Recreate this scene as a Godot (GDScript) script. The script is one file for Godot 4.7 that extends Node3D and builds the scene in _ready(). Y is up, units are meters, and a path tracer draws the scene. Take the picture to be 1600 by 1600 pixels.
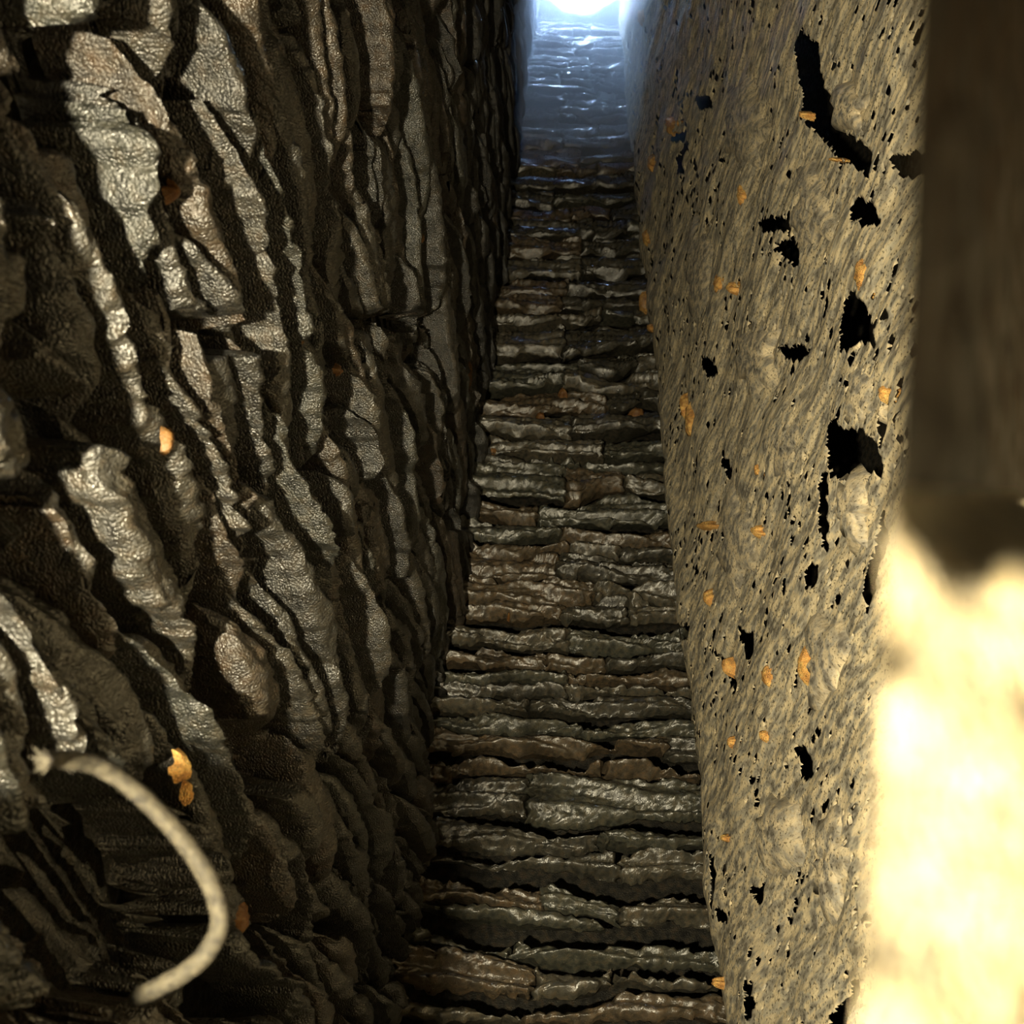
extends Node3D
# Looking up a narrow, deep flue of dry-laid slate: a rough, soot-glazed wall on one side, a coursed end wall,
# a mortar-rendered wall on the other, daylight with fog added for its glare at the open top, an unseen lamp beside the lens.

const LENS_RIGHT := Vector3(0.99643, 0.05778, 0.06148)   # the camera's own axes in the world
const LENS_UP := Vector3(-0.08437, 0.68238, 0.72611)
const LENS_BACK := Vector3(0.0, -0.72871, 0.68482)

# How wide the three walls stand: corner with the end wall (x, z), then the direction each runs along (x, z).
const BACK_Z := -1.4
const LEFT_CORNER := Vector2(-0.092, -1.4)
const LEFT_RUN := Vector2(0.11004, -0.99393)
const RIGHT_CORNER := Vector2(0.345, -1.4)
const RIGHT_RUN := Vector2(0.05207, 0.99864)
const TOP := 5.45
const SKY_ENERGY := 1500.0
const TORCH_AT := Vector3(-0.156, -0.031, -0.118)
const TORCH_ENERGY := 2.7
const ROUGH_SEED := 22
const ROUGH_OUT := 0.034
const GLARE_HAZE_DENSITY := 1.2

# Beds of the end wall, from the top down: height at five places across, then how open the joint is.
const BEDS := [
	[3.753, 3.763, 3.801, 3.839, 3.892, 0.5],
	[3.564, 3.6, 3.63, 3.66, 3.71, 0.5],
	[3.425, 3.447, 3.482, 3.517, 3.566, 0.5],
	[3.341, 3.374, 3.408, 3.443, 3.49, 0.7],
	[3.208, 3.235, 3.262, 3.301, 3.335, 0.5],
	[3.089, 3.104, 3.136, 3.178, 3.222, 0.5],
	[2.965, 2.99, 3.016, 3.052, 3.083, 0.4],
	[2.82, 2.844, 2.864, 2.898, 2.942, 0.6],
	[2.707, 2.73, 2.763, 2.791, 2.829, 0.4],
	[2.558, 2.609, 2.615, 2.63, 2.674, 0.6],
	[2.45, 2.472, 2.498, 2.492, 2.499, 0.4],
	[2.341, 2.362, 2.394, 2.442, 2.46, 0.5],
	[2.266, 2.28, 2.314, 2.349, 2.36, 1],
	[2.087, 2.112, 2.119, 2.177, 2.217, 0.8],
	[2.062, 2.084, 2.084, 2.054, 2.139, 0.8],
	[1.939, 1.954, 1.99, 1.979, 2.03, 0.6],
	[1.86, 1.842, 1.884, 1.899, 1.948, 0.9],
	[1.748, 1.75, 1.754, 1.787, 1.812, 1],
	[1.668, 1.685, 1.684, 1.689, 1.73, 0.7],
	[1.635, 1.656, 1.667, 1.662, 1.686, 0.3],
	[1.523, 1.529, 1.527, 1.595, 1.563, 0.8],
	[1.479, 1.455, 1.465, 1.46, 1.5, 0.6],
	[1.391, 1.399, 1.422, 1.415, 1.424, 0.8],
	[1.334, 1.35, 1.386, 1.383, 1.392, 0.5],
	[1.269, 1.279, 1.293, 1.291, 1.312, 0.5],
	[1.196, 1.211, 1.227, 1.263, 1.254, 0.3],
	[1.162, 1.162, 1.177, 1.17, 1.201, 1],
	[1.097, 1.102, 1.105, 1.113, 1.136, 0.6],
	[1.038, 1.046, 1.055, 1.07, 1.092, 0.8],
	[1.005, 1.019, 1.027, 1.044, 1.046, 0.4],
	[0.97, 0.987, 0.999, 1.025, 1.022, 0.7],
	[0.941, 0.951, 0.955, 0.96, 0.977, 0.7],
	[0.904, 0.903, 0.911, 0.916, 0.932, 0.4],
	[0.849, 0.861, 0.859, 0.885, 0.867, 1],
	[0.804, 0.824, 0.842, 0.848, 0.849, 0.6],
	[0.74, 0.736, 0.728, 0.746, 0.761, 0.8],
	[0.683, 0.68, 0.693, 0.712, 0.715, 0.3],
	[0.646, 0.647, 0.649, 0.639, 0.651, 1.3],
	[0.594, 0.603, 0.595, 0.589, 0.598, 0.4],
	[0.577, 0.557, 0.553, 0.567, 0.569, 1.2],
	[0.536, 0.524, 0.509, 0.516, 0.521, 0.7],
	[0.464, 0.453, 0.46, 0.488, 0.498, 0.8],
	[0.42, 0.42, 0.427, 0.441, 0.445, 0.8],
	[0.372, 0.376, 0.392, 0.396, 0.4, 0.8],
	[0.319, 0.323, 0.339, 0.343, 0.347, 0.8],
]
# Holes through the render of the mortared wall, into the hollow behind it: outlines as (along the wall, height) pairs.
const HOLES := [
	[0.993, 1.589, 1.014, 1.559, 1.019, 1.475, 0.996, 1.409, 0.977, 1.307, 0.974, 1.251, 0.991, 1.172, 0.997, 1.119, 0.984, 1.084, 0.978, 1.108, 0.974, 1.142, 0.953, 1.222, 0.94, 1.332, 0.932, 1.408, 0.96, 1.525],
	[1.021, 1.051, 1.035, 1.023, 1.058, 0.956, 1.048, 0.942, 1.026, 0.995, 1.017, 1.028],
	[0.941, 1.104, 0.957, 1.079, 0.964, 1.031, 0.957, 1.008, 0.943, 1.039, 0.937, 1.063, 0.932, 1.101],
	[0.857, 1.01, 0.875, 0.994, 0.888, 0.957, 0.885, 0.92, 0.88, 0.879, 0.86, 0.917, 0.818, 0.957, 0.842, 0.99],
	[0.749, 0.904, 0.764, 0.886, 0.766, 0.866, 0.796, 0.825, 0.82, 0.775, 0.814, 0.752, 0.801, 0.741, 0.793, 0.76, 0.767, 0.777, 0.742, 0.801, 0.716, 0.846, 0.728, 0.879],
	[0.73, 1.501, 0.809, 1.341, 0.809, 1.306, 0.747, 1.425],
	[0.802, 1.283, 0.806, 1.236, 0.794, 1.224, 0.768, 1.304, 0.757, 1.345],
	[0.464, 2.105, 0.523, 1.972, 0.492, 1.949, 0.442, 2.042],
	[0.457, 2.633, 0.53, 2.448, 0.514, 2.444, 0.459, 2.59],
	[0.526, 2.396, 0.544, 2.332, 0.482, 2.388, 0.483, 2.31, 0.433, 2.413, 0.452, 2.471],
	[0.64, 2.387, 0.687, 2.252, 0.682, 2.21, 0.642, 2.306],
	[0.675, 1.181, 0.719, 1.123, 0.742, 1.074, 0.708, 1.103, 0.682, 1.152],
	[0.847, 0.799, 0.873, 0.798, 0.851, 0.771, 0.825, 0.76],
	[0.758, 0.702, 0.776, 0.712, 0.765, 0.676, 0.729, 0.663, 0.697, 0.638, 0.706, 0.666],
	[0.337, 0.914, 0.382, 0.865, 0.374, 0.826, 0.354, 0.839, 0.347, 0.875],
	[0.249, 0.925, 0.268, 0.897, 0.288, 0.834, 0.273, 0.832, 0.261, 0.871],
	[0.46, 0.626, 0.472, 0.614, 0.485, 0.574, 0.456, 0.584, 0.454, 0.607],
	[0.422, 0.326, 0.48, 0.337, 0.507, 0.34, 0.489, 0.323, 0.456, 0.31],
	[0.231, 0.548, 0.279, 0.531, 0.267, 0.517, 0.243, 0.532],
	[0.402, 1.267, 0.42, 1.193, 0.395, 1.2, 0.392, 1.252],
	[0.396, 1.576, 0.432, 1.517, 0.439, 1.466, 0.404, 1.495],
	[0.6, 0.792, 0.622, 0.777, 0.614, 0.758, 0.594, 0.772],
	[0.021, 1.176, 0.12, 1.091, 0.105, 1.075, 0.026, 1.141],
	[0.692, 0.866, 0.712, 0.855, 0.682, 0.812, 0.648, 0.78, 0.665, 0.83],
	[0.091, 0.653, 0.105, 0.651, 0.085, 0.601, 0.06, 0.593],
	[0.191, 0.437, 0.212, 0.434, 0.209, 0.405, 0.185, 0.405],
	[0.083, 0.579, 0.114, 0.569, 0.115, 0.555, 0.085, 0.566],
]
# Chips of orange stone set in the walls: along, height, half height (along, height), half width (along, height).
const CHIPS_RIGHT := [
	[0.0121, 2.4504, 0.012, 0.0525, 0.029, -0.0497],
	[0.2511, 2.9372, 0.0115, 0.0455, 0.0257, -0.0637],
	[0.3753, 4.1432, 0.0149, 0.0661, 0.0446, -0.1744],
	[0.0697, 2.2214, 0.0043, 0.0169, 0.0229, -0.0371],
	[0.7099, 1.6513, 0.0114, 0.0253, 0.0121, -0.0273],
	[0.4614, 2.6969, 0.0153, 0.0498, 0.0449, -0.1241],
	[0.433, 0.7519, 0.0077, 0.0157, 0.0161, -0.0118],
	[0.5444, 0.6847, 0.0123, 0.0227, 0.0175, -0.0131],
	[0.2741, 1.529, 0.0151, 0.0431, 0.0217, -0.0283],
	[0.2485, 1.6157, 0.011, 0.0327, 0.0155, -0.021],
	[0.2702, 1.2088, 0.0033, 0.0086, 0.0408, -0.0417],
	[0.4877, 0.9753, 0.0044, 0.0093, 0.0167, -0.0169],
	[0.9062, 0.9843, 0.0177, 0.0295, 0.0119, -0.0219],
	[0.2417, 1.0562, 0.0065, 0.0167, 0.0155, -0.0135],
	[0.2606, 0.7555, 0.0041, 0.0095, 0.0105, -0.0065],
	[0.1797, 0.6453, 0.0024, 0.0057, 0.0164, -0.0082],
	[0.0697, 0.4856, 0.0031, 0.0075, 0.0144, -0.0049],
	[0.1145, 2.69, 0.0108, 0.0451, 0.0248, -0.0504],
	[0.5366, 1.6258, 0.0091, 0.0222, 0.0184, -0.0331],
	[0.5843, 1.528, 0.007, 0.0163, 0.0118, -0.021],
	[0.2857, 0.8781, 0.0069, 0.0161, 0.0108, -0.0081],
	[0.387, 0.6862, 0.0037, 0.0076, 0.0084, -0.0053],
	[0.8641, 0.8045, 0.0066, 0.0107, 0.0063, -0.0087],
	[0.5367, 1.0582, 0.0056, 0.0116, 0.0082, -0.0095],
	[0.9356, 1.4252, 0.004, 0.0075, 0.0039, -0.0112],
	[0.9502, 1.2173, 0.002, 0.0036, 0.0067, -0.0167],
]
const CHIPS_LEFT := [
	[0.8929, 0.2872, 0.0074, 0.0068, -0.01, 0.006],
	[0.8752, 0.2797, 0.0054, 0.0049, -0.0043, 0.0024],
	[0.8732, 0.7556, 0.0039, 0.0035, -0.0084, 0.0125],
	[1.0563, 0.4087, 0.0065, 0.006, -0.0032, 0.004],
	[0.7234, 0.2674, 0.0105, 0.0096, -0.0104, 0.0044],
	[1.1638, 0.5154, 0.0051, 0.0047, -0.004, 0.0093],
	[1.1871, 0.6524, 0.0033, 0.003, -0.0038, 0.0123],
	[0.9646, 0.668, 0.0054, 0.0049, -0.005, 0.0079],
	[0.2446, 1.6683, 0.0215, 0.0188, -0.0204, 0.0299],
	[0.7514, 1.2973, 0.0052, 0.0046, -0.0066, 0.0134],
]
const CHIPS_BACK := [
	[0.109, 1.969, 0.012, 0.0146],
	[0.053, 1.854, 0.0132, 0.0136],
	[0.304, 1.909, 0.0187, 0.0141],
	[0.011, 1.179, 0.0032, 0.0042],
	[-0.06, 1.701, 0.0125, 0.0173],
]
const FACES_RIGHT := [
	[0.8656, 1.2449, 0.0424, 0.0778, 0.0499, -0.1082],
	[0.8177, 0.8624, 0.0269, 0.0452, 0.0351, -0.0482],
	[1.009, 1.2394, 0.0233, 0.0398, 0.0344, -0.0998],
	[0.7293, 0.762, 0.0234, 0.0399, 0.0343, -0.0363],
	[0.5899, 0.6598, 0.0295, 0.0527, 0.0614, -0.0466],
	[0.3971, 1.0521, 0.0393, 0.0897, 0.0819, -0.0817],
	[0.4968, 0.4588, 0.0256, 0.0452, 0.0566, -0.0264],
	[0.6016, 1.2662, 0.0343, 0.0733, 0.075, -0.1127],
	[0.6278, 1.0011, 0.0344, 0.0671, 0.0702, -0.0857],
	[0.7745, 1.814, 0.0488, 0.109, 0.0771, -0.2111],
	[0.3549, 0.5667, 0.0259, 0.0522, 0.0764, -0.0386],
	[0.4473, 1.8583, 0.0532, 0.1455, 0.0769, -0.1439],
]

var count := {}
var rng := RandomNumberGenerator.new()
var n1 := FastNoiseLite.new()
var n2 := FastNoiseLite.new()
var n3 := FastNoiseLite.new()
var m := {}


# ---------------------------------------------------------------- naming
func numbered(called: String) -> String:
	var n: int = count.get(called, 0)
	count[called] = n + 1
	return called if n == 0 else "%s_%03d" % [called, n]


func put(called: String, mesh: Mesh, material: Material, parent: Node = self) -> MeshInstance3D:
	var o := MeshInstance3D.new()
	o.name = numbered(called)
	o.mesh = mesh
	o.material_override = material
	o.cast_shadow = GeometryInstance3D.SHADOW_CASTING_SETTING_ON
	parent.add_child(o, true)
	return o


func tag(o: Node, label: String, category: String, kind := "", group := "") -> void:
	o.set_meta("label", label)
	o.set_meta("category", category)
	if kind:
		o.set_meta("kind", kind)
	if group:
		o.set_meta("group", group)


func thing(called: String, label: String, category: String, at := Vector3.ZERO) -> Node3D:
	var o := Node3D.new()
	o.name = numbered(called)
	o.position = at
	add_child(o, true)
	tag(o, label, category)
	return o


func cam(x: float, y: float, depth: float) -> Vector3:   # metres right, up and ahead of the lens, at the tilt it is held
	return LENS_RIGHT * x + LENS_UP * y - LENS_BACK * depth


# ---------------------------------------------------------------- meshes
func grid(nx: int, ny: int, p: PackedVector3Array) -> ArrayMesh:
	return grid_some(nx, ny, p, PackedByteArray(), 0)


func grid_some(nx: int, ny: int, p: PackedVector3Array, which: PackedByteArray, want: int) -> ArrayMesh:
	# nx columns by ny rows of corners, columns running right and rows running up as seen from the front
	var nor := PackedVector3Array()
	nor.resize(p.size())
	for j in ny:
		for i in nx:
			var a := j * nx
			var du := p[a + mini(i + 1, nx - 1)] - p[a + maxi(i - 1, 0)]
			var dv := p[mini(j + 1, ny - 1) * nx + i] - p[maxi(j - 1, 0) * nx + i]
			nor[a + i] = du.cross(dv).normalized()
	var idx := PackedInt32Array()
	for j in ny - 1:
		for i in nx - 1:
			var a := j * nx + i
			if which.size() and maxi(maxi(which[a], which[a + 1]), maxi(which[a + nx], which[a + nx + 1])) != want:
				continue
			idx.append_array(PackedInt32Array([a, a + nx + 1, a + 1, a, a + nx, a + nx + 1]))
	var arr := []
	arr.resize(Mesh.ARRAY_MAX)
	arr[Mesh.ARRAY_VERTEX] = p
	arr[Mesh.ARRAY_NORMAL] = nor
	arr[Mesh.ARRAY_INDEX] = idx
	var out := ArrayMesh.new()
	if idx.size():
		out.add_surface_from_arrays(Mesh.PRIMITIVE_TRIANGLES, arr)
	return out


func box(size: Vector3) -> BoxMesh:
	var b := BoxMesh.new()
	b.size = size
	return b


class WallPlane:   # a wall's own axes: s along it, h up, d out into the flue
	var corner: Vector3
	var run: Vector3
	var out: Vector3
	func _init(c: Vector2, r: Vector2) -> void:
		corner = Vector3(c.x, 0, c.y)
		run = Vector3(r.x, 0, r.y)
		out = run.cross(Vector3.UP)
	func at(s: float, h: float, d: float) -> Vector3:
		return corner + run * s + Vector3.UP * h + out * d


func steps(n: int) -> PackedFloat32Array:   # 0 .. 1 with both rims doubled, for the turned-in edge
	var a := PackedFloat32Array([0.0, 0.0])
	for i in n + 1:
		a.append(clampf(0.5 - 0.5 * cos(PI * (0.06 + 0.88 * float(i) / n)), 0.0, 1.0))
	a.append_array(PackedFloat32Array([1.0, 1.0]))
	return a


func strata(s: float, h: float, seed_: float, amp: float, grit := 0.0045) -> float:
	# the cleaved, flaky face of a slate: thin ledges along the bed, torn steps, grit
	var warp := n1.get_noise_3d(s * 4.0, h * 9.0, seed_) * 0.02
	var ledge := absf(n2.get_noise_3d(s * 5.0, (h + warp) * 75.0, seed_))
	var t: float = n1.get_noise_3d(s * 3.0, (h + warp) * 36.0, seed_ + 40.0) * 5.0
	var torn := floorf(t) + smoothstep(0.35, 0.65, t - floorf(t))
	return amp * (ledge * 1.3 + torn * 0.42) + grit * n3.get_noise_3d(s * 42.0, h * 52.0, seed_)


# A slate laid in a wall. top and low: heights of its upper and lower arris at even places from s0 to s1.
func slate(w: WallPlane, s0: float, s1: float, low: PackedFloat32Array, top: PackedFloat32Array, prot: float, lean: float, turn: float, taper: float, amp: float, ragged: float, back: float, nx: int, ny: int, seed_: float, lip := 0.0, point := 0.0, skew := 0.0) -> ArrayMesh:
	var us := steps(nx)
	var vs := steps(ny)
	var cols := us.size()
	var rows := vs.size()
	var p := PackedVector3Array()
	p.resize(cols * rows)
	var k := low.size() - 1
	var pockets := []
	var seats := []   # where an orange chip is bedded
	if lip == 0.0:
		for e in CHIPS_LEFT:
			if s1 > -e[0] - 0.03 and s0 < -e[0] + 0.03 and top[5] > e[1] - 0.06 and low[5] < e[1] + 0.06:
				seats.append(Transform2D(Vector2(-e[4], e[5]), Vector2(-e[2], e[3]), Vector2(-e[0], e[1])).affine_inverse())
		for f in FALLEN:
			if s1 > f[0] - absf(f[2]) - absf(f[4]) - 0.02 and s0 < f[0] + absf(f[2]) + absf(f[4]) + 0.02 and top[5] > f[1] - absf(f[3]) - absf(f[5]) - 0.05 and low[5] < f[1] + absf(f[3]) + absf(f[5]) + 0.05:
				pockets.append(Transform2D(Vector2(f[2], f[3]), Vector2(f[4], f[5]), Vector2(f[0], f[1])).affine_inverse())
	for i in cols:
		var u := us[i]
		var f := u * k
		var c := mini(int(f), k - 1)
		var lo := lerpf(low[c], low[c + 1], f - c)
		var hi := lerpf(top[c], top[c + 1], f - c)
		var s := lerpf(s0, s1, u)
		var mid := lerpf(lo, hi, 0.5 + 0.3 * n1.get_noise_2d(s * 5.0, seed_ * 3.0))
		var squeeze := 1.0 - taper * pow(absf(2.0 * u - 1.0), 2.5) - (1.0 - taper) * absf(point) * pow(u if point > 0.0 else 1.0 - u, 2.0)
		hi = mid + (hi - mid) * squeeze + ragged * (n2.get_noise_2d(s * 45.0, seed_ + 5.0) + 1.3 * n2.get_noise_2d(s * 11.0, seed_ + 8.0))
		lo = mid + (lo - mid) * squeeze + ragged * (n2.get_noise_2d(s * 45.0, seed_ + 90.0) + 1.3 * n2.get_noise_2d(s * 11.0, seed_ + 95.0))
		if hi < lo + 0.002:
			hi = lo + 0.002
		for j in rows:
			var v := vs[j]
			var h := lerpf(lo, hi, v)
			var endwise := ragged * 2.5 * n2.get_noise_2d(h * 60.0, seed_ + (20.0 if u < 0.5 else 70.0)) * absf(2.0 * u - 1.0)
			var d := prot + lean * (0.5 - v) + turn * (u - 0.5) + strata(s, h, seed_, amp, 0.005 if lip > 0.0 else 0.004)
			var rim := minf(minf(u, 1.0 - u) * (s1 - s0), minf(v, 1.0 - v) * (hi - lo))
			d -= 0.010 * pow(1.0 - clampf(rim / 0.006, 0.0, 1.0), 2.0) + lip * pow(1.0 - clampf(v * (hi - lo) / 0.016, 0.0, 1.0), 1.5)
			if i == 0 or j == 0 or i == cols - 1 or j == rows - 1:   # undercut: the joint opens out behind the arris
				d = -back
				h = mid + (h - mid) * 0.35
			if lip == 0.0:
				d -= 0.03 * pow(absf(2.0 * u - 1.0), 3.5)
			for t in seats:
				var q: Vector2 = t * Vector2(s, h)
				if q.length() < 1.5:
					d = minf(d, -0.004)
			for t in pockets:
				var q: Vector2 = t * Vector2(s, h)
				d -= 0.1 * smoothstep(1.2, 0.75, q.length() + 0.35 * n2.get_noise_2d(s * 30.0, h * 30.0))
			p[j * cols + i] = w.at(s + endwise + skew * (v - 0.5) * absf(2.0 * u - 1.0), h, maxf(d, -back))
	return grid(cols, rows, p)


func line_of(bed: Array, u: float) -> float:
	var f := clampf(u, 0.0, 1.0) * 4.0
	var c := mini(int(f), 3)
	var t := f - c
	t = t * t * (3.0 - 2.0 * t)
	return lerpf(bed[c], bed[c + 1], t)


# ---------------------------------------------------------------- materials
func noise(kind: int, freq: float, octaves: int, seed_: int, ridged := false) -> FastNoiseLite:
	var n := FastNoiseLite.new()
	n.seed = seed_
	n.noise_type = kind as FastNoiseLite.NoiseType
	n.frequency = freq
	n.fractal_type = FastNoiseLite.FRACTAL_RIDGED if ridged else FastNoiseLite.FRACTAL_FBM
	n.fractal_octaves = octaves
	return n


func picture(n: FastNoiseLite, side: int, stops: Array) -> NoiseTexture2D:
	var g := Gradient.new()
	g.offsets = PackedFloat32Array()
	g.colors = PackedColorArray()
	for s in stops:
		g.add_point(s[0], s[1])
	var t := NoiseTexture2D.new()
	t.width = side
	t.height = side
	t.seamless = true
	t.seamless_blend_skirt = 0.2
	t.noise = n
	t.color_ramp = g
	return t


func grey(a: float) -> Color:
	return Color(a, a, a)


func stony(called: String, tint: Color, albedo: Texture2D, rough: Texture2D, roughness: float, relief: Texture2D, cm: float, tile: float, spec := 0.5) -> StandardMaterial3D:
	var x := StandardMaterial3D.new()
	x.resource_name = called
	x.albedo_color = tint
	x.albedo_texture = albedo
	x.roughness = roughness
	x.roughness_texture = rough
	x.metallic_specular = spec
	x.heightmap_enabled = true
	x.heightmap_texture = relief
	x.heightmap_scale = cm
	x.uv1_triplanar = true
	x.uv1_world_triplanar = true
	x.uv1_scale = Vector3.ONE * tile
	return x


func speckle(x: StandardMaterial3D, over: Texture2D, tile: float) -> void:   # dark specks and pale grains
	x.detail_enabled = true
	x.detail_albedo = over
	x.detail_blend_mode = BaseMaterial3D.BLEND_MODE_MIX
	x.detail_uv_layer = BaseMaterial3D.DETAIL_UV_2
	x.uv2_triplanar = true
	x.uv2_world_triplanar = true
	x.uv2_scale = Vector3.ONE * tile


func make_materials() -> void:
	var soot := picture(noise(FastNoiseLite.TYPE_SIMPLEX_SMOOTH, 0.012, 5, 11), 1024, [[0.0, Color(0.14, 0.138, 0.13)], [0.42, Color(0.25, 0.245, 0.225)], [0.6, Color(0.31, 0.298, 0.265)], [0.75, Color(0.34, 0.30, 0.25)], [1.0, Color(0.42, 0.40, 0.36)]])
	var glaze := picture(noise(FastNoiseLite.TYPE_SIMPLEX_SMOOTH, 0.03, 4, 12), 512, [[0.2, grey(0.45)], [0.5, grey(0.7)], [0.8, grey(1.0)]])
	var grains := noise(FastNoiseLite.TYPE_CELLULAR, 0.10, 2, 13)
	grains.cellular_return_type = FastNoiseLite.RETURN_DISTANCE
	grains.cellular_jitter = 1.0
	var grit := picture(grains, 1024, [[0.0, grey(1.0)], [1.0, grey(0.0)]])
	var tints := [Color(0.69, 0.68, 0.66), Color(0.55, 0.55, 0.54), Color(0.71, 0.65, 0.59), Color(0.62, 0.64, 0.63)]
	for i in 4:
		m["soot%d" % i] = stony("sooty slate", tints[i], soot, glaze, 0.6, grit, 0.22, 5.0, 0.85)
		m["end%d" % i] = stony("tarred slate", Color(1.45, 1.45, 1.42) * tints[i], soot, glaze, 0.5, grit, 0.07, 5.0, 0.9)
	m.bed = stony("sooty core", Color(0.62, 0.61, 0.6), soot, glaze, 1.0, grit, 0.15, 4.0, 0.3)
	var lime := picture(noise(FastNoiseLite.TYPE_SIMPLEX_SMOOTH, 0.016, 5, 21), 1024, [[0.22, Color(0.42, 0.40, 0.36)], [0.40, Color(0.61, 0.585, 0.53)], [0.50, Color(0.72, 0.69, 0.61)], [0.59, Color(0.82, 0.75, 0.61)], [0.75, Color(0.91, 0.84, 0.69)]])
	var pits := picture(noise(FastNoiseLite.TYPE_SIMPLEX_SMOOTH, 0.07, 5, 22), 1024, [[0.1, grey(0.0)], [0.9, grey(1.0)]])
	var specks := picture(noise(FastNoiseLite.TYPE_SIMPLEX_SMOOTH, 0.05, 4, 23), 1024, [[0.0, Color(0.16, 0.15, 0.13, 1.0)], [0.27, Color(0.18, 0.17, 0.14, 1.0)], [0.31, Color(0.3, 0.27, 0.22, 0.0)], [0.74, Color(0.9, 0.8, 0.58, 0.0)], [0.84, Color(0.9, 0.8, 0.58, 0.22)], [1.0, Color(0.95, 0.85, 0.62, 0.4)]])
	m.lime = stony("old lime render", Color.WHITE, lime, glaze, 0.95, pits, 0.035, 2.2, 0.4)
	m.lime.uv1_scale = Vector3(2.2, 3.6, 1.4)
	speckle(m.lime, specks, 3.1)
	m.lime_face = stony("rendered stone", Color(0.97, 0.97, 0.98), lime, glaze, 0.95, pits, 0.035, 2.6, 0.4)
	speckle(m.lime_face, specks, 3.7)
	var ochre := picture(noise(FastNoiseLite.TYPE_SIMPLEX_SMOOTH, 0.03, 4, 31), 256, [[0.25, Color(0.76, 0.54, 0.31)], [0.5, Color(0.94, 0.70, 0.38)], [0.75, Color(1.0, 0.83, 0.50)]])
	m.ochre = stony("burnt orange stone", Color.WHITE, ochre, glaze, 0.9, pits, 0.2, 8.0, 0.4)
	speckle(m.ochre, specks, 9.0)
	m.ochre_dark = stony("sooted orange stone", Color(0.46, 0.41, 0.37), ochre, glaze, 0.8, pits, 0.05, 8.0, 0.4)
	speckle(m.ochre_dark, specks, 11.0)
	var pale := picture(noise(FastNoiseLite.TYPE_SIMPLEX_SMOOTH, 0.02, 4, 41), 512, [[0.25, Color(0.22, 0.21, 0.19)], [0.5, Color(0.38, 0.36, 0.315)], [0.8, Color(0.47, 0.45, 0.395)]])
	m.cord = stony("pale cord", Color(0.64, 0.625, 0.59), pale, glaze, 0.85, grit, 0.05, 24.0, 0.4)
	m.edge = stony("rough brown stone", Color(0.76, 0.68, 0.6), soot, glaze, 1.0, grit, 0.1, 6.0, 0.2)
	m.jamb = stony("pale mortar edge", Color(0.76, 0.74, 0.69), lime, glaze, 1.0, pits, 0.25, 12.0, 0.3)
	var black := StandardMaterial3D.new()
	black.resource_name = "black rubber"
	black.albedo_color = Color(0.09, 0.09, 0.1)
	black.roughness = 0.6
	m.black = black
	var lens := StandardMaterial3D.new()
	lens.resource_name = "lit torch lens"
	lens.albedo_color = Color(1, 0.97, 0.9)
	lens.emission_enabled = true
	lens.emission = Color(1.0, 0.86, 0.62)
	lens.emission_energy_multiplier = 3.0
	m.lens = lens


# ---------------------------------------------------------------- the scene
func _ready() -> void:
	var c := Camera3D.new()
	c.name = "camera"
	c.transform = Transform3D(Basis(LENS_RIGHT, LENS_UP, LENS_BACK), Vector3.ZERO)
	var att := CameraAttributesPhysical.new()
	att.frustum_focal_length = 21.0
	att.frustum_focus_distance = 1.25
	att.frustum_near = 0.01
	att.frustum_far = 100.0
	att.exposure_aperture = 9.0
	c.attributes = att
	add_child(c)
	c.fov = 59.49
	c.near = 0.01
	c.current = true

	var sky := ProceduralSkyMaterial.new()
	sky.sky_top_color = Color(0.72, 0.84, 1.0)
	sky.sky_horizon_color = Color(0.86, 0.92, 1.0)
	sky.ground_bottom_color = Color(0.3, 0.3, 0.3)
	sky.ground_horizon_color = Color(0.5, 0.5, 0.5)
	var env := Environment.new()
	env.background_mode = Environment.BG_SKY
	env.sky = Sky.new()
	env.sky.sky_material = sky
	env.background_energy_multiplier = SKY_ENERGY
	env.tonemap_mode = Environment.TONE_MAPPER_LINEAR
	env.tonemap_exposure = 1.0
	env.sdfgi_enabled = true
	env.ssao_enabled = true
	env.ssil_enabled = true
	env.volumetric_fog_enabled = true
	env.volumetric_fog_density = 0.0
	var we := WorldEnvironment.new()
	we.name = "surroundings"
	we.environment = env
	add_child(we)

	# out-of-view light beside the camera, placed to light the flue walls
	var torch_at := TORCH_AT
	var spot := OmniLight3D.new()
	spot.name = "unseen_torch_beam"
	spot.position = cam(torch_at.x, torch_at.y, torch_at.z + 0.004)
	spot.light_color = Color(1.0, 0.945, 0.80)
	spot.light_energy = TORCH_ENERGY
	spot.light_size = 0.01
	spot.omni_range = 12.0
	spot.omni_attenuation = 2.0
	spot.shadow_enabled = true
	add_child(spot)

	rng.seed = 7
	n1.seed = 3
	n1.noise_type = FastNoiseLite.TYPE_SIMPLEX_SMOOTH
	n1.frequency = 1.0
	n1.fractal_type = FastNoiseLite.FRACTAL_NONE
	n2.seed = 4
	n2.noise_type = FastNoiseLite.TYPE_SIMPLEX_SMOOTH
	n2.frequency = 1.0
	n2.fractal_octaves = 4
	n3.seed = 5
	n3.noise_type = FastNoiseLite.TYPE_SIMPLEX_SMOOTH
	n3.frequency = 1.0
	n3.fractal_octaves = 2
	make_materials()

	build_shell()
	build_cap()
	build_end_wall()
	build_rough_wall()
	build_render_wall()
	build_edges()
	build_cord()
	build_torch(torch_at)
	build_glare_haze()


var end_wall: Node3D
var rough_wall: Node3D
var render_wall: Node3D


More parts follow.
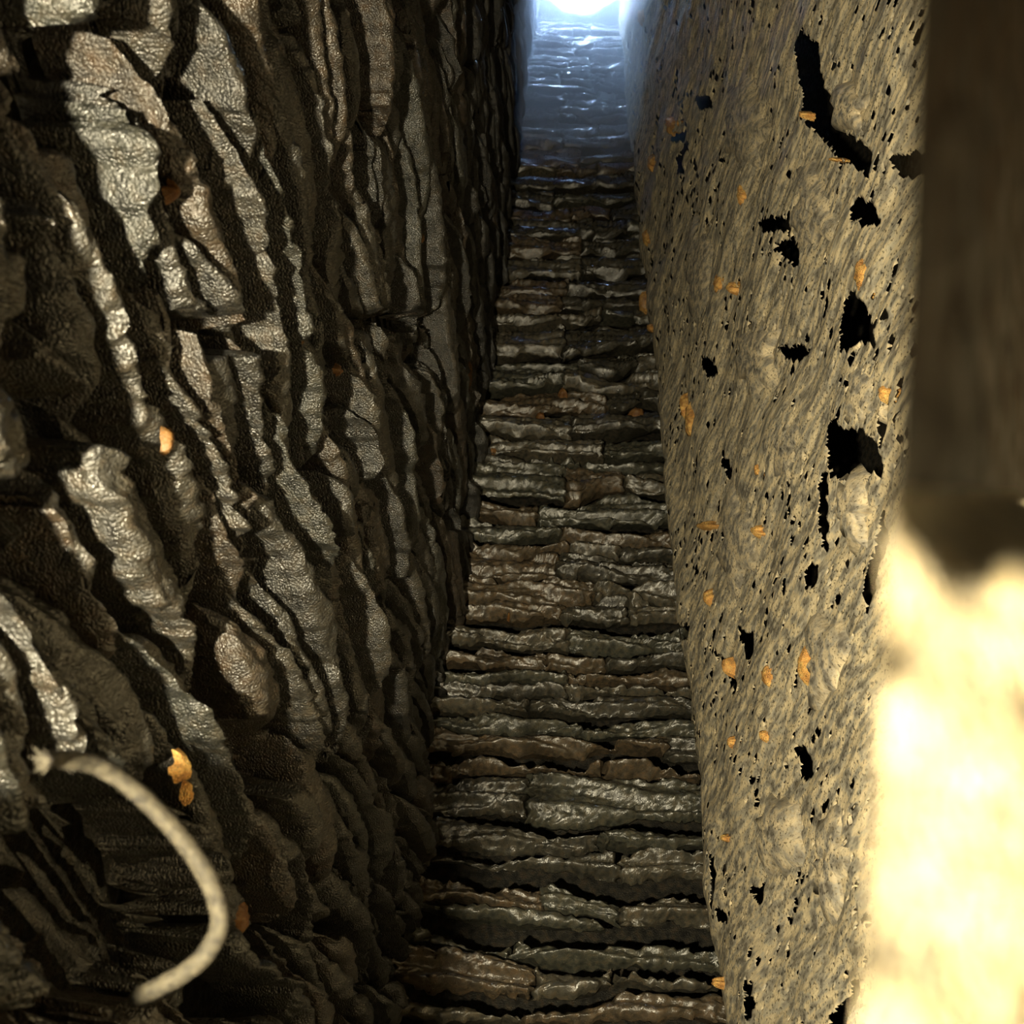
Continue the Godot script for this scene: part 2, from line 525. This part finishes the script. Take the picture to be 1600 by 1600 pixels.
func slab(called: String, w: WallPlane, s0: float, s1: float, depth: float, thick: float) -> Node3D:
	# a plain masonry core behind the facing
	var h := TOP + 0.4
	var wall := Node3D.new()
	wall.name = numbered(called)
	add_child(wall, true)
	var o := put("core", box(Vector3(s1 - s0, h, thick)), m.bed, wall)
	var mid := w.at((s0 + s1) / 2.0, h / 2.0 - 0.4, depth - thick / 2.0)
	o.transform = Transform3D(Basis(w.run, Vector3.UP, w.out), mid)
	return wall


func build_shell() -> void:
	end_wall = slab("wall_back", end_side(), -1.0, 1.5, -0.17, 0.12)
	tag(end_wall, "narrow end wall of coursed, tarry black slates with rough bright lips", "wall", "structure")
	rough_wall = slab("wall_left", left_side(), -2.1, 0.2, -0.16, 0.12)
	tag(rough_wall, "sooty wall of jagged protruding slates with deep black gaps", "wall", "structure")
	render_wall = slab("wall_right", right_side(), -0.2, 2.1, -0.3, 0.12)
	tag(render_wall, "wall coated in pitted ochre grey mortar with black holes", "wall", "structure")
	var f := put("wall_front", box(Vector3(2.4, TOP + 0.4, 0.12)), m.bed)
	f.position = Vector3(0.1, TOP / 2.0 - 0.2, 0.5)
	tag(f, "plain sooty wall closing the flue behind the viewer", "wall", "structure")
	var g := put("floor", box(Vector3(2.6, 0.1, 3.0)), m.bed)
	g.position = Vector3(0.1, -0.44, -0.5)
	tag(g, "soot covered base of the flue under the walls", "floor", "structure")


func build_cap() -> void:
	# mostly unseen slab at the flue head, round opening sized to narrow the daylight
	var p := PackedVector3Array()
	var n := 72
	var mid := Vector3(0.127, TOP, BACK_Z + 0.29)
	for ring in 5:
		for i in n + 1:
			var a := TAU * (i % n) / n
			var d := Vector2(cos(a), sin(a))
			var wobble := 1.0 + 0.03 * n1.get_noise_2d(d.x * 3.0, d.y * 3.0)
			var far := minf(1.1 / maxf(absf(d.x), 0.001), (0.8 if d.y < 0.0 else 1.95) / maxf(absf(d.y), 0.001))
			var r: float = [far, 0.262 * wobble, 0.25 * wobble, 0.25 * wobble, far][ring]
			p.append(mid + Vector3(d.x * r, [0.0, 0.0, 0.008, 0.05, 0.05][ring], d.y * r))
	var o := put("ceiling", grid(n + 1, 5, p), m.bed)
	tag(o, "sooty slab at the flue head, mostly unseen, its round opening narrowing the daylight", "ceiling", "structure")


func end_side() -> WallPlane:
	return WallPlane.new(Vector2(-0.092, BACK_Z), Vector2(1, 0))


func left_side() -> WallPlane:
	return WallPlane.new(LEFT_CORNER, LEFT_RUN)


func right_side() -> WallPlane:
	return WallPlane.new(RIGHT_CORNER, RIGHT_RUN)


func to_picture(p: Vector3) -> Vector3:   # x, y in half frames, z ahead; only to decide how finely a slate is built
	var d := -p.dot(LENS_BACK)
	if d < 0.02:
		return Vector3(9, 9, d)
	return Vector3(p.dot(LENS_RIGHT) / d * 1.75, p.dot(LENS_UP) / d * 1.75, d)


func build_end_wall() -> void:
	var w := end_side()
	var wide := 0.437
	var beds := BEDS.duplicate()
	var h := 3.9
	while h < TOP:   # the courses go on up to the rim
		var b := []
		for k in 5:
			b.append(h + 0.03 * k + rng.randf_range(-0.012, 0.012))
		b.append(rng.randf_range(0.3, 0.7))
		beds.push_front(b)
		h += rng.randf_range(0.07, 0.12)
	h = 0.25
	while h > -0.4:
		var b := []
		for k in 5:
			b.append(h + 0.006 * k + rng.randf_range(-0.01, 0.01))
		b.append(0.8)
		beds.push_back(b)
		h -= rng.randf_range(0.06, 0.1)
	for r in beds.size() - 1:
		var up: Array = beds[r]
		var down: Array = beds[r + 1]
		var cuts := [0.0]
		var u := rng.randf_range(0.3, 0.75)
		cuts.append(u)
		if rng.randf() < 0.3:
			cuts.append(minf(u + rng.randf_range(0.2, 0.4), 0.93))
		cuts.append(1.0)
		var course := rng.randf_range(-0.006, 0.012)
		for k in cuts.size() - 1:
			var a: float = cuts[k]
			var b: float = cuts[k + 1]
			if b - a < 0.05:
				continue
			var top := PackedFloat32Array()
			var low := PackedFloat32Array()
			var thick := 0.0
			for q in 13:
				var x := lerpf(a, b, q / 12.0)
				var t: float = line_of(up, x) - 0.008 * up[5] * up[5] - 0.001
				var l: float = line_of(down, x) + 0.014 * down[5] * down[5] + 0.001
				t += 0.006 * n1.get_noise_2d(x * 6.0, r * 3.1)
				l += 0.006 * n1.get_noise_2d(x * 6.0, (r + 1) * 3.1)
				if t < l + 0.003:
					t = l + 0.003
				thick += (t - l) / 13.0
				top.append(t)
				low.append(l)
			if thick < 0.006:
				continue
			var s0 := a * wide + (0.0008 if k > 0 else -0.03)
			var s1 := b * wide - (0.0008 if k < cuts.size() - 2 else -0.03)
			var fine: float = clampf(1.6 / maxf(top[6], 0.4), 0.3, 1.6)
			var nx := int(clampf((s1 - s0) * 170.0 * fine, 8, 64))
			var ny := int(clampf(thick * 330.0 * fine, 5, 26))
			var mesh := slate(w, s0, s1, low, top, course + rng.randf_range(-0.005, 0.005), rng.randf_range(0.006, 0.042) * minf(thick / 0.06, 1.4), rng.randf_range(-0.012, 0.012), 0.0, 0.009, 0.006, 0.04, nx, ny, r * 7.3 + k * 31.0, rng.randf_range(0.006, 0.02))
			put("stone", mesh, m["end%d" % rng.randi_range(0, 3)], end_wall)
	for q in CHIPS_BACK.size():
		var e: Array = CHIPS_BACK[q]
		put("orange_chip", chip(w, e[0] + 0.092, e[1], Vector2(e[2], 0), Vector2(0, e[3]), 0.012, 0.01, q * 9.0), m.ochre_dark, end_wall)


# Pockets of the rough wall where slates have fallen out: along, height, half axis (along, height), other half axis (along, height).
const FALLEN := [
	[-1.069, 0.51, 0.024, 0.039, -0.01, 0.009],
	[-0.894, 0.206, 0.1, 0.044, -0.044, 0.04],
	[-1.243, 0.482, 0.011, 0.036, -0.029, 0.027],
	[-1.12, 0.296, 0.021, 0.024, -0.01, 0.009],
	[-1.234, 0.379, 0.009, 0.023, -0.025, 0.023],
	[-0.755, 0.376, 0.066, 0.04, -0.023, 0.021],
	[-0.709, 1.118, 0.121, 0.2, -0.012, 0.011],
	[-1.117, 0.353, 0.013, 0.018, -0.012, 0.011],
]


func build_rough_wall() -> void:
	rng.seed = ROUGH_SEED
	var w := left_side()
	var h := -0.38
	var row := 0
	var todo := []
	while h < TOP:
		var thick := rng.randf_range(0.55, 1.5) * lerpf(0.014, 0.048, clampf(h / 1.3, 0.0, 1.0))
		var s := -1.72 + rng.randf_range(0.0, 0.2)
		while s < 0.02:
			var long := rng.randf_range(0.10, 0.38)
			var e := minf(s + long, 0.03)
			if e - s > 0.04:
				var split := rng.randf()
				if split < 0.3 and thick > 0.036:
					var cut := rng.randf_range(0.35, 0.65)
					todo.append([s, e, h, 0.0, cut, thick, row])
					todo.append([s + rng.randf_range(-0.03, 0.03), e + rng.randf_range(-0.03, 0.03), h, cut, 1.0, thick, row])
				else:
					todo.append([s, e, h, 0.0, 1.0, thick, row])
			s = e + rng.randf_range(0.0, 0.025)
		h += thick
		row += 1
	var seen := []
	for t in todo:
		var mid_s: float = (t[0] + t[1]) / 2.0
		var mid_h: float = t[2] + t[5] * (t[3] + t[4]) / 2.0
		var v := to_picture(w.at(mid_s, mid_h, 0.0))
		if absf(v.x) > 1.55 or absf(v.y) > 1.6:
			if rng.randf() >= 0.0 and (absf(v.x) > 2.6 or absf(v.y) > 2.6):
				continue
		t.append(v)
		t.append((t[1] - t[0]) * (t[5] * (t[4] - t[3])) / (v.z * v.z) * (0.3 if absf(v.x) > 1.1 or absf(v.y) > 1.1 else 1.0))
		seen.append(t)
	seen.sort_custom(func(a, b): return a[8] > b[8])
	var rest := SurfaceTool.new()
	rest.begin(Mesh.PRIMITIVE_TRIANGLES)
	var any := false
	for q in seen.size():
		var t: Array = seen[q]
		var s0: float = t[0]
		var s1: float = t[1]
		var gap: float = rng.randf_range(0.08, 0.42) * t[5]
		var top := PackedFloat32Array()
		var low := PackedFloat32Array()
		for k in 11:
			var s := lerpf(s0, s1, k / 10.0)
			var wave := 0.02 * n1.get_noise_2d(s * 2.6, t[6] * 0.35) + 0.009 * n1.get_noise_2d(s * 10.0, t[6] * 0.8)
			var wave2 := 0.02 * n1.get_noise_2d(s * 2.6, (t[6] + 1) * 0.35) + 0.009 * n1.get_noise_2d(s * 10.0, (t[6] + 1) * 0.8)
			var b: float = t[2] + wave
			var u: float = t[2] + t[5] + wave2
			low.append(lerpf(b, u, t[3]) + gap)
			top.append(lerpf(b, u, t[4]) - gap * 0.6)
		var prot := ROUGH_OUT * (0.8 * n1.get_noise_2d((s0 + s1) * 1.1, t[6] * 1.7) + rng.randf_range(-0.28, 0.22))
		var v: Vector3 = t[7]
		var fine := clampf(0.9 / v.z, 0.25, 2.2)
		var nx := int(clampf((s1 - s0) * 210.0 * fine, 8, 120))
		var ny := int(clampf((top[5] - low[5]) * 280.0 * fine, 4, 26))
		var mesh := slate(w, s0, s1, low, top, prot, rng.randf_range(-0.010, 0.012), rng.randf_range(-0.025, 0.025), rng.randf_range(0.6, 1.0), 0.004, minf(0.010, t[5] * 0.2), 0.06, nx, ny, q * 3.7, 0.0, rng.randf_range(-1.0, 1.0), rng.randf_range(-0.05, 0.05))
		if q < 300:
			put("stone", mesh, m["soot%d" % rng.randi_range(0, 3)], rough_wall)
		else:
			rest.append_from(mesh, 0, Transform3D())
			any = true
	if any:
		var r := put("far_stonework", rest.commit(), m.soot1, rough_wall)
		r.set_meta("kind", "stuff")
	for q in CHIPS_LEFT.size():
		var e: Array = CHIPS_LEFT[q]
		put("orange_chip", chip(w, -e[0], e[1], Vector2(-e[4], e[5]), Vector2(-e[2], e[3]), 0.002, 0.004, q * 5.0), m.ochre if q < 2 else m.ochre_dark, rough_wall)


# A broken flake: an uneven lens of stone standing a little out of the wall, from half axes a and b in (along, up).
func chip(w: WallPlane, s: float, h: float, a: Vector2, b: Vector2, out: float, deep: float, seed_: float) -> ArrayMesh:
	var rings := 5
	var n := 20
	var p := PackedVector3Array()
	for j in rings + 1:
		for i in n + 1:
			var ang := TAU * float(i % n) / n
			var r := maxf(float(rings - j) / rings, 0.01)
			var edge := 1.0 + 0.5 * n1.get_noise_3d(cos(ang) * 1.6, sin(ang) * 1.6, seed_) + 0.35 * n2.get_noise_3d(cos(ang) * 4.0, sin(ang) * 4.0, seed_)
			var q := (a * cos(ang) + b * sin(ang)) * edge * r
			var d := out * (1.0 - pow(r, 4.0)) - deep * pow(r, 4.0) + 0.002 * n2.get_noise_3d(q.x * 80.0, q.y * 80.0, seed_)
			p.append(w.at(s + q.x, h + q.y, d))
	return grid(n + 1, rings + 1, p)


func in_hole(o: PackedVector2Array, q: Vector2) -> float:   # how far inside (negative: outside), metres
	var d := 1e9
	for i in o.size():
		d = minf(d, q.distance_squared_to(Geometry2D.get_closest_point_to_segment(q, o[i], o[(i + 1) % o.size()])))
	return sqrt(d) * (1.0 if Geometry2D.is_point_in_polygon(q, o) else -1.0)


func build_render_wall() -> void:
	var w := right_side()
	var outlines := []
	for l in HOLES:
		var o := PackedVector2Array()
		var r := Rect2(Vector2(l[0], l[1]), Vector2.ZERO)
		for k in l.size() / 2:
			var q := Vector2(l[2 * k], l[2 * k + 1])
			o.append(q)
			r = r.expand(q)
		outlines.append([o, r.grow(0.02)])
	var nx := 400
	var ny := 900
	var p := PackedVector3Array()
	p.resize(nx * ny)
	var inside := PackedByteArray()
	inside.resize(nx * ny)
	for j in ny:
		var h: float
		if j < 40:
			h = lerpf(-0.4, 0.2, j / 40.0)
		else:
			h = 0.85 * tan(lerpf(atan(0.2 / 0.85), atan(TOP / 0.85), (j - 40) / float(ny - 41)))
		for i in nx:
			var s: float
			if i < 380:
				s = lerpf(-0.04, 1.2, i / 380.0)
			else:
				s = lerpf(1.2, 1.3, (i - 380) / 19.0)
			var d := 0.010 * n1.get_noise_2d(s * 3.0, h * 3.0) + 0.004 * n1.get_noise_2d(s * 6.0 + h * 2.0, h * 12.0) + 0.0011 * n1.get_noise_2d(s * 9.0, h * 40.0) + 0.0004 * n3.get_noise_2d(s * 60.0, h * 90.0)
			var pit := n1.get_noise_3d(s * 38.0, h * 52.0, 3.0) + 0.5 * n2.get_noise_3d(s * 70.0, h * 95.0, 8.0) + 0.25 * n1.get_noise_2d(s * 5.0, h * 5.0)
			if pit > 0.74:   # small voids where the render has crumbled
				d -= 0.012 * smoothstep(0.74, 0.88, pit)
				if pit > 0.83:
					inside[j * nx + i] = 1
			if s < 0.1:   # the render thins out against the end wall
				d -= 0.02 * pow((0.1 - s) / 0.1, 2.0)
			var q := Vector2(s, h) + Vector2(n1.get_noise_2d(s * 55.0, h * 45.0), n1.get_noise_2d(s * 55.0 + 50.0, h * 45.0)) * 0.005
			for o in outlines:
				if (o[1] as Rect2).has_point(q):
					var into := in_hole(o[0], q)
					if into > -0.004:
						d -= 0.014 * smoothstep(-0.003, 0.003, into)
					if into > -0.001:
						inside[j * nx + i] = 1
			p[j * nx + i] = w.at(s, h, d)
	put("mortar_coat", grid_some(nx, ny, p, inside, 0), m.lime, render_wall)
	for k in FACES_RIGHT.size():
		var e: Array = FACES_RIGHT[k]
		put("stone", chip(w, e[0], e[1], Vector2(e[4], e[5]), Vector2(e[2], e[3]), 0.009, 0.012, k * 11.0), m.lime_face, render_wall)
	for k in CHIPS_RIGHT.size():
		var e: Array = CHIPS_RIGHT[k]
		put("orange_chip", chip(w, e[0], e[1], Vector2(e[4], e[5]), Vector2(e[2], e[3]), 0.011, 0.01, k * 7.0), m.ochre, render_wall)


# The stones at the mouth of the peephole, right against the lens.
func edge_stone(called: String, label: String, material: Material, edge: PackedVector2Array, depth: float, across: Vector2, away: Vector2, long: float, seed_: float, bump: float) -> void:
	# edge: its arris from bottom to top, metres right and up at that depth; across and away: (right, ahead) directions of its two faces
	var o := thing(called, label, "stone", cam(edge[0].x, edge[0].y, depth))
	var base := o.position
	var rows := 70
	for side in 2:
		var dir := across if side == 0 else away
		var cols := 34
		var p := PackedVector3Array()
		for j in rows:
			var f := j / float(rows - 1) * (edge.size() - 1)
			var k := mini(int(f), edge.size() - 2)
			var e := edge[k].lerp(edge[k + 1], f - k)
			for i in cols:
				var u := i / float(cols - 1)
				if side == 1:
					u = 1.0 - u
				var turned := dir.lerp(Vector2(0.55, 0.835), smoothstep(0.8, 1.0, j / float(rows - 1))).normalized() if side == 0 and seed_ < 1.5 else dir
				var rough := bump * (n2.get_noise_3d(e.y * 150.0, u * long * 45.0 + side * 30.0, seed_) + 0.8 * n1.get_noise_3d(e.y * 90.0, u * long * 30.0, seed_ + 3.0)) * smoothstep(0.0, 0.05, u)
				var q := e + Vector2(turned.x, 0) * u * long
				p.append(cam(q.x + turned.y * rough * (1.0 if side == 0 else -1.0), q.y * (1.0 + turned.y * u * long / depth), depth + turned.y * u * long + turned.x * rough * (-1.0 if side == 0 else 1.0)) - base)
		put("front_face" if side == 0 else "inner_face", grid(cols, rows, p) if side == 0 else grid(cols, rows, p), material, o)


func build_edges() -> void:
	edge_stone("jamb_stone", "pale mortar edge glaring bright beside the lens, nearest of all", m.jamb, PackedVector2Array([Vector2(0.02112, -0.04000), Vector2(0.02224, -0.02560), Vector2(0.02320, -0.00960), Vector2(0.02374, 0.00128)]), 0.056, Vector2(0.835, 0.55), Vector2(0.447, 0.894), 0.09, 1.0, 0.0010)
	edge_stone("jamb_stone", "dark edge stone above the glaring pale mortar, blurred brown black", m.edge, PackedVector2Array([Vector2(0.02374, 0.00080), Vector2(0.02448, 0.01280), Vector2(0.02496, 0.02560), Vector2(0.02560, 0.04160)]), 0.056, Vector2(0.527, 0.85), Vector2(0.447, 0.894), 0.3, 2.0, 0.0007)
	# unseen slate, out of view, placed beside the lamp to shade the cord gap
	var p := PackedVector3Array()
	for j in 40:
		var y := lerpf(-0.32, -0.0655, j / 39.0)
		for i in 40:
			var a := lerpf(-1.0, 1.0, i / 39.0)
			var x := -0.142 - 0.11 * a * a
			var z := 0.12 + 0.05 * a
			var top := smoothstep(0.94, 1.0, j / 39.0)
			p.append(cam(x - 0.1 * top * top + 0.003 * n2.get_noise_3d(y * 40.0, a * 6.0, 2.0), y, z + 0.003 * n2.get_noise_3d(y * 60.0, a * 9.0, 7.0)))
	put("stone", grid(40, 40, p), m.soot1, rough_wall)


func build_cord() -> void:
	var pts := [[-0.1381, -0.0730, 0.262, 0.8], [-0.1379, -0.0744, 0.270, 1], [-0.1360, -0.0776, 0.280, 1], [-0.1326, -0.0829, 0.290, 1], [-0.1243, -0.0949, 0.300, 1.05], [-0.1155, -0.1100, 0.308, 1.1], [-0.1081, -0.1237, 0.312, 1.1], [-0.1036, -0.1357, 0.314, 1.12], [-0.1027, -0.1458, 0.314, 1.1], [-0.1072, -0.1548, 0.314, 1], [-0.1147, -0.1616, 0.315, 0.9], [-0.1245, -0.1681, 0.318, 0.8], [-0.1323, -0.1730, 0.322, 0.65], [-0.1470, -0.1895, 0.350, 0.5], [-0.1710, -0.2180, 0.402, 0.4]]   # metres right, up and ahead of the lens; thickness
	var curve := Curve3D.new()
	var o := thing("cord", "pale frayed cord bent into a loose hook out of the black gap", "cord", cam(pts[0][0], pts[0][1], pts[0][2]))
	var base := o.position
	var w := []
	for q in pts:
		curve.add_point(cam(q[0], q[1], q[2]) - base)
		w.append(q[3])
	for k in pts.size():
		var a := curve.get_point_position(maxi(k - 1, 0))
		var b := curve.get_point_position(mini(k + 1, pts.size() - 1))
		curve.set_point_in(k, (a - b) / 6.0)
		curve.set_point_out(k, (b - a) / 6.0)
	var long := curve.get_baked_length()
	var rows := 110
	var n := 14
	var p := PackedVector3Array()
	for j in rows:
		var t := j / float(rows - 1)
		var pos := curve.sample_baked(t * long, true)
		var dir := (curve.sample_baked(minf(t * long + 0.002, long), true) - curve.sample_baked(maxf(t * long - 0.002, 0.0), true)).normalized()
		var side := dir.cross(LENS_BACK).normalized()
		var up := side.cross(dir)
		var f := t * (w.size() - 1)
		var k := mini(int(f), w.size() - 2)
		var r: float = 0.0030 * lerpf(w[k], w[k + 1], f - k) * (1.0 + 0.07 * n2.get_noise_2d(t * 22.0, 3.0))
		if j == 0 or j == rows - 1:
			r *= 0.1
		for i in n + 1:
			var a := TAU * (i % n) / n
			var knob := r * (1.0 + 0.08 * n2.get_noise_3d(t * 40.0, cos(a), sin(a)))
			p.append(pos + (side * cos(a) + up * sin(a)) * knob)
	put("strand", grid(n + 1, rows, p), m.cord, o)
	for k in 7:   # the broken end splays into stiff fibres
		var st := PackedVector3Array()
		var start := curve.get_point_position(0)
		var aim := (LENS_RIGHT * -0.5 + LENS_UP * lerpf(-0.9, 0.8, k / 6.0) + LENS_BACK * rng.randf_range(-0.3, 0.3)).normalized()
		var lg := rng.randf_range(0.004, 0.0075)
		for j in 5:
			for i in 7:
				var a := TAU * (i % 6) / 6.0
				st.append(start + LENS_RIGHT * 0.003 + aim * lg * j / 4.0 + (LENS_BACK * cos(a) + aim.cross(LENS_BACK).normalized() * sin(a)) * 0.0011 * (1.0 - 0.22 * j))
		put("fibre", grid(7, 5, st), m.cord, o)


func build_torch(at: Vector3) -> void:  # unseen lamp behind the lens plane, standing for the camera flash
	var o := thing("unseen_torch", "unseen hand lamp out of view beside the viewer, placed to light the flue walls", "unseen_torch", cam(at.x, at.y, at.z))
	o.basis = Basis(LENS_RIGHT, LENS_BACK, -LENS_UP)
	var body := CylinderMesh.new()
	body.top_radius = 0.011
	body.bottom_radius = 0.013
	body.height = 0.1
	var b := put("body", body, m.black, o)
	b.position.y = 0.056
	var ring := TorusMesh.new()
	ring.inner_radius = 0.0095
	ring.outer_radius = 0.0135
	var r := put("bezel", ring, m.black, o)
	r.position.y = 0.004
	var lens := CylinderMesh.new()
	lens.top_radius = 0.0095
	lens.bottom_radius = 0.0095
	lens.height = 0.002
	var l := put("lens", lens, m.lens, o)
	l.position.y = 0.004


func build_glare_haze() -> void:
	var fog := FogVolume.new()  # fog added to stand in for lens glare round the opening
	fog.name = "glare_haze"
	fog.shape = RenderingServer.FOG_VOLUME_SHAPE_ELLIPSOID
	fog.size = Vector3(1.7, 4.0, 2.7)
	fog.position = Vector3(0.12, TOP - 0.1, -1.1)
	var fm := FogMaterial.new()
	fm.density = GLARE_HAZE_DENSITY
	fm.albedo = Color(0.9, 0.95, 1.0)
	fog.material = fm
	add_child(fog)
	tag(fog, "bluish fog added for the daylight glare at the flue top", "glare_haze", "stuff")
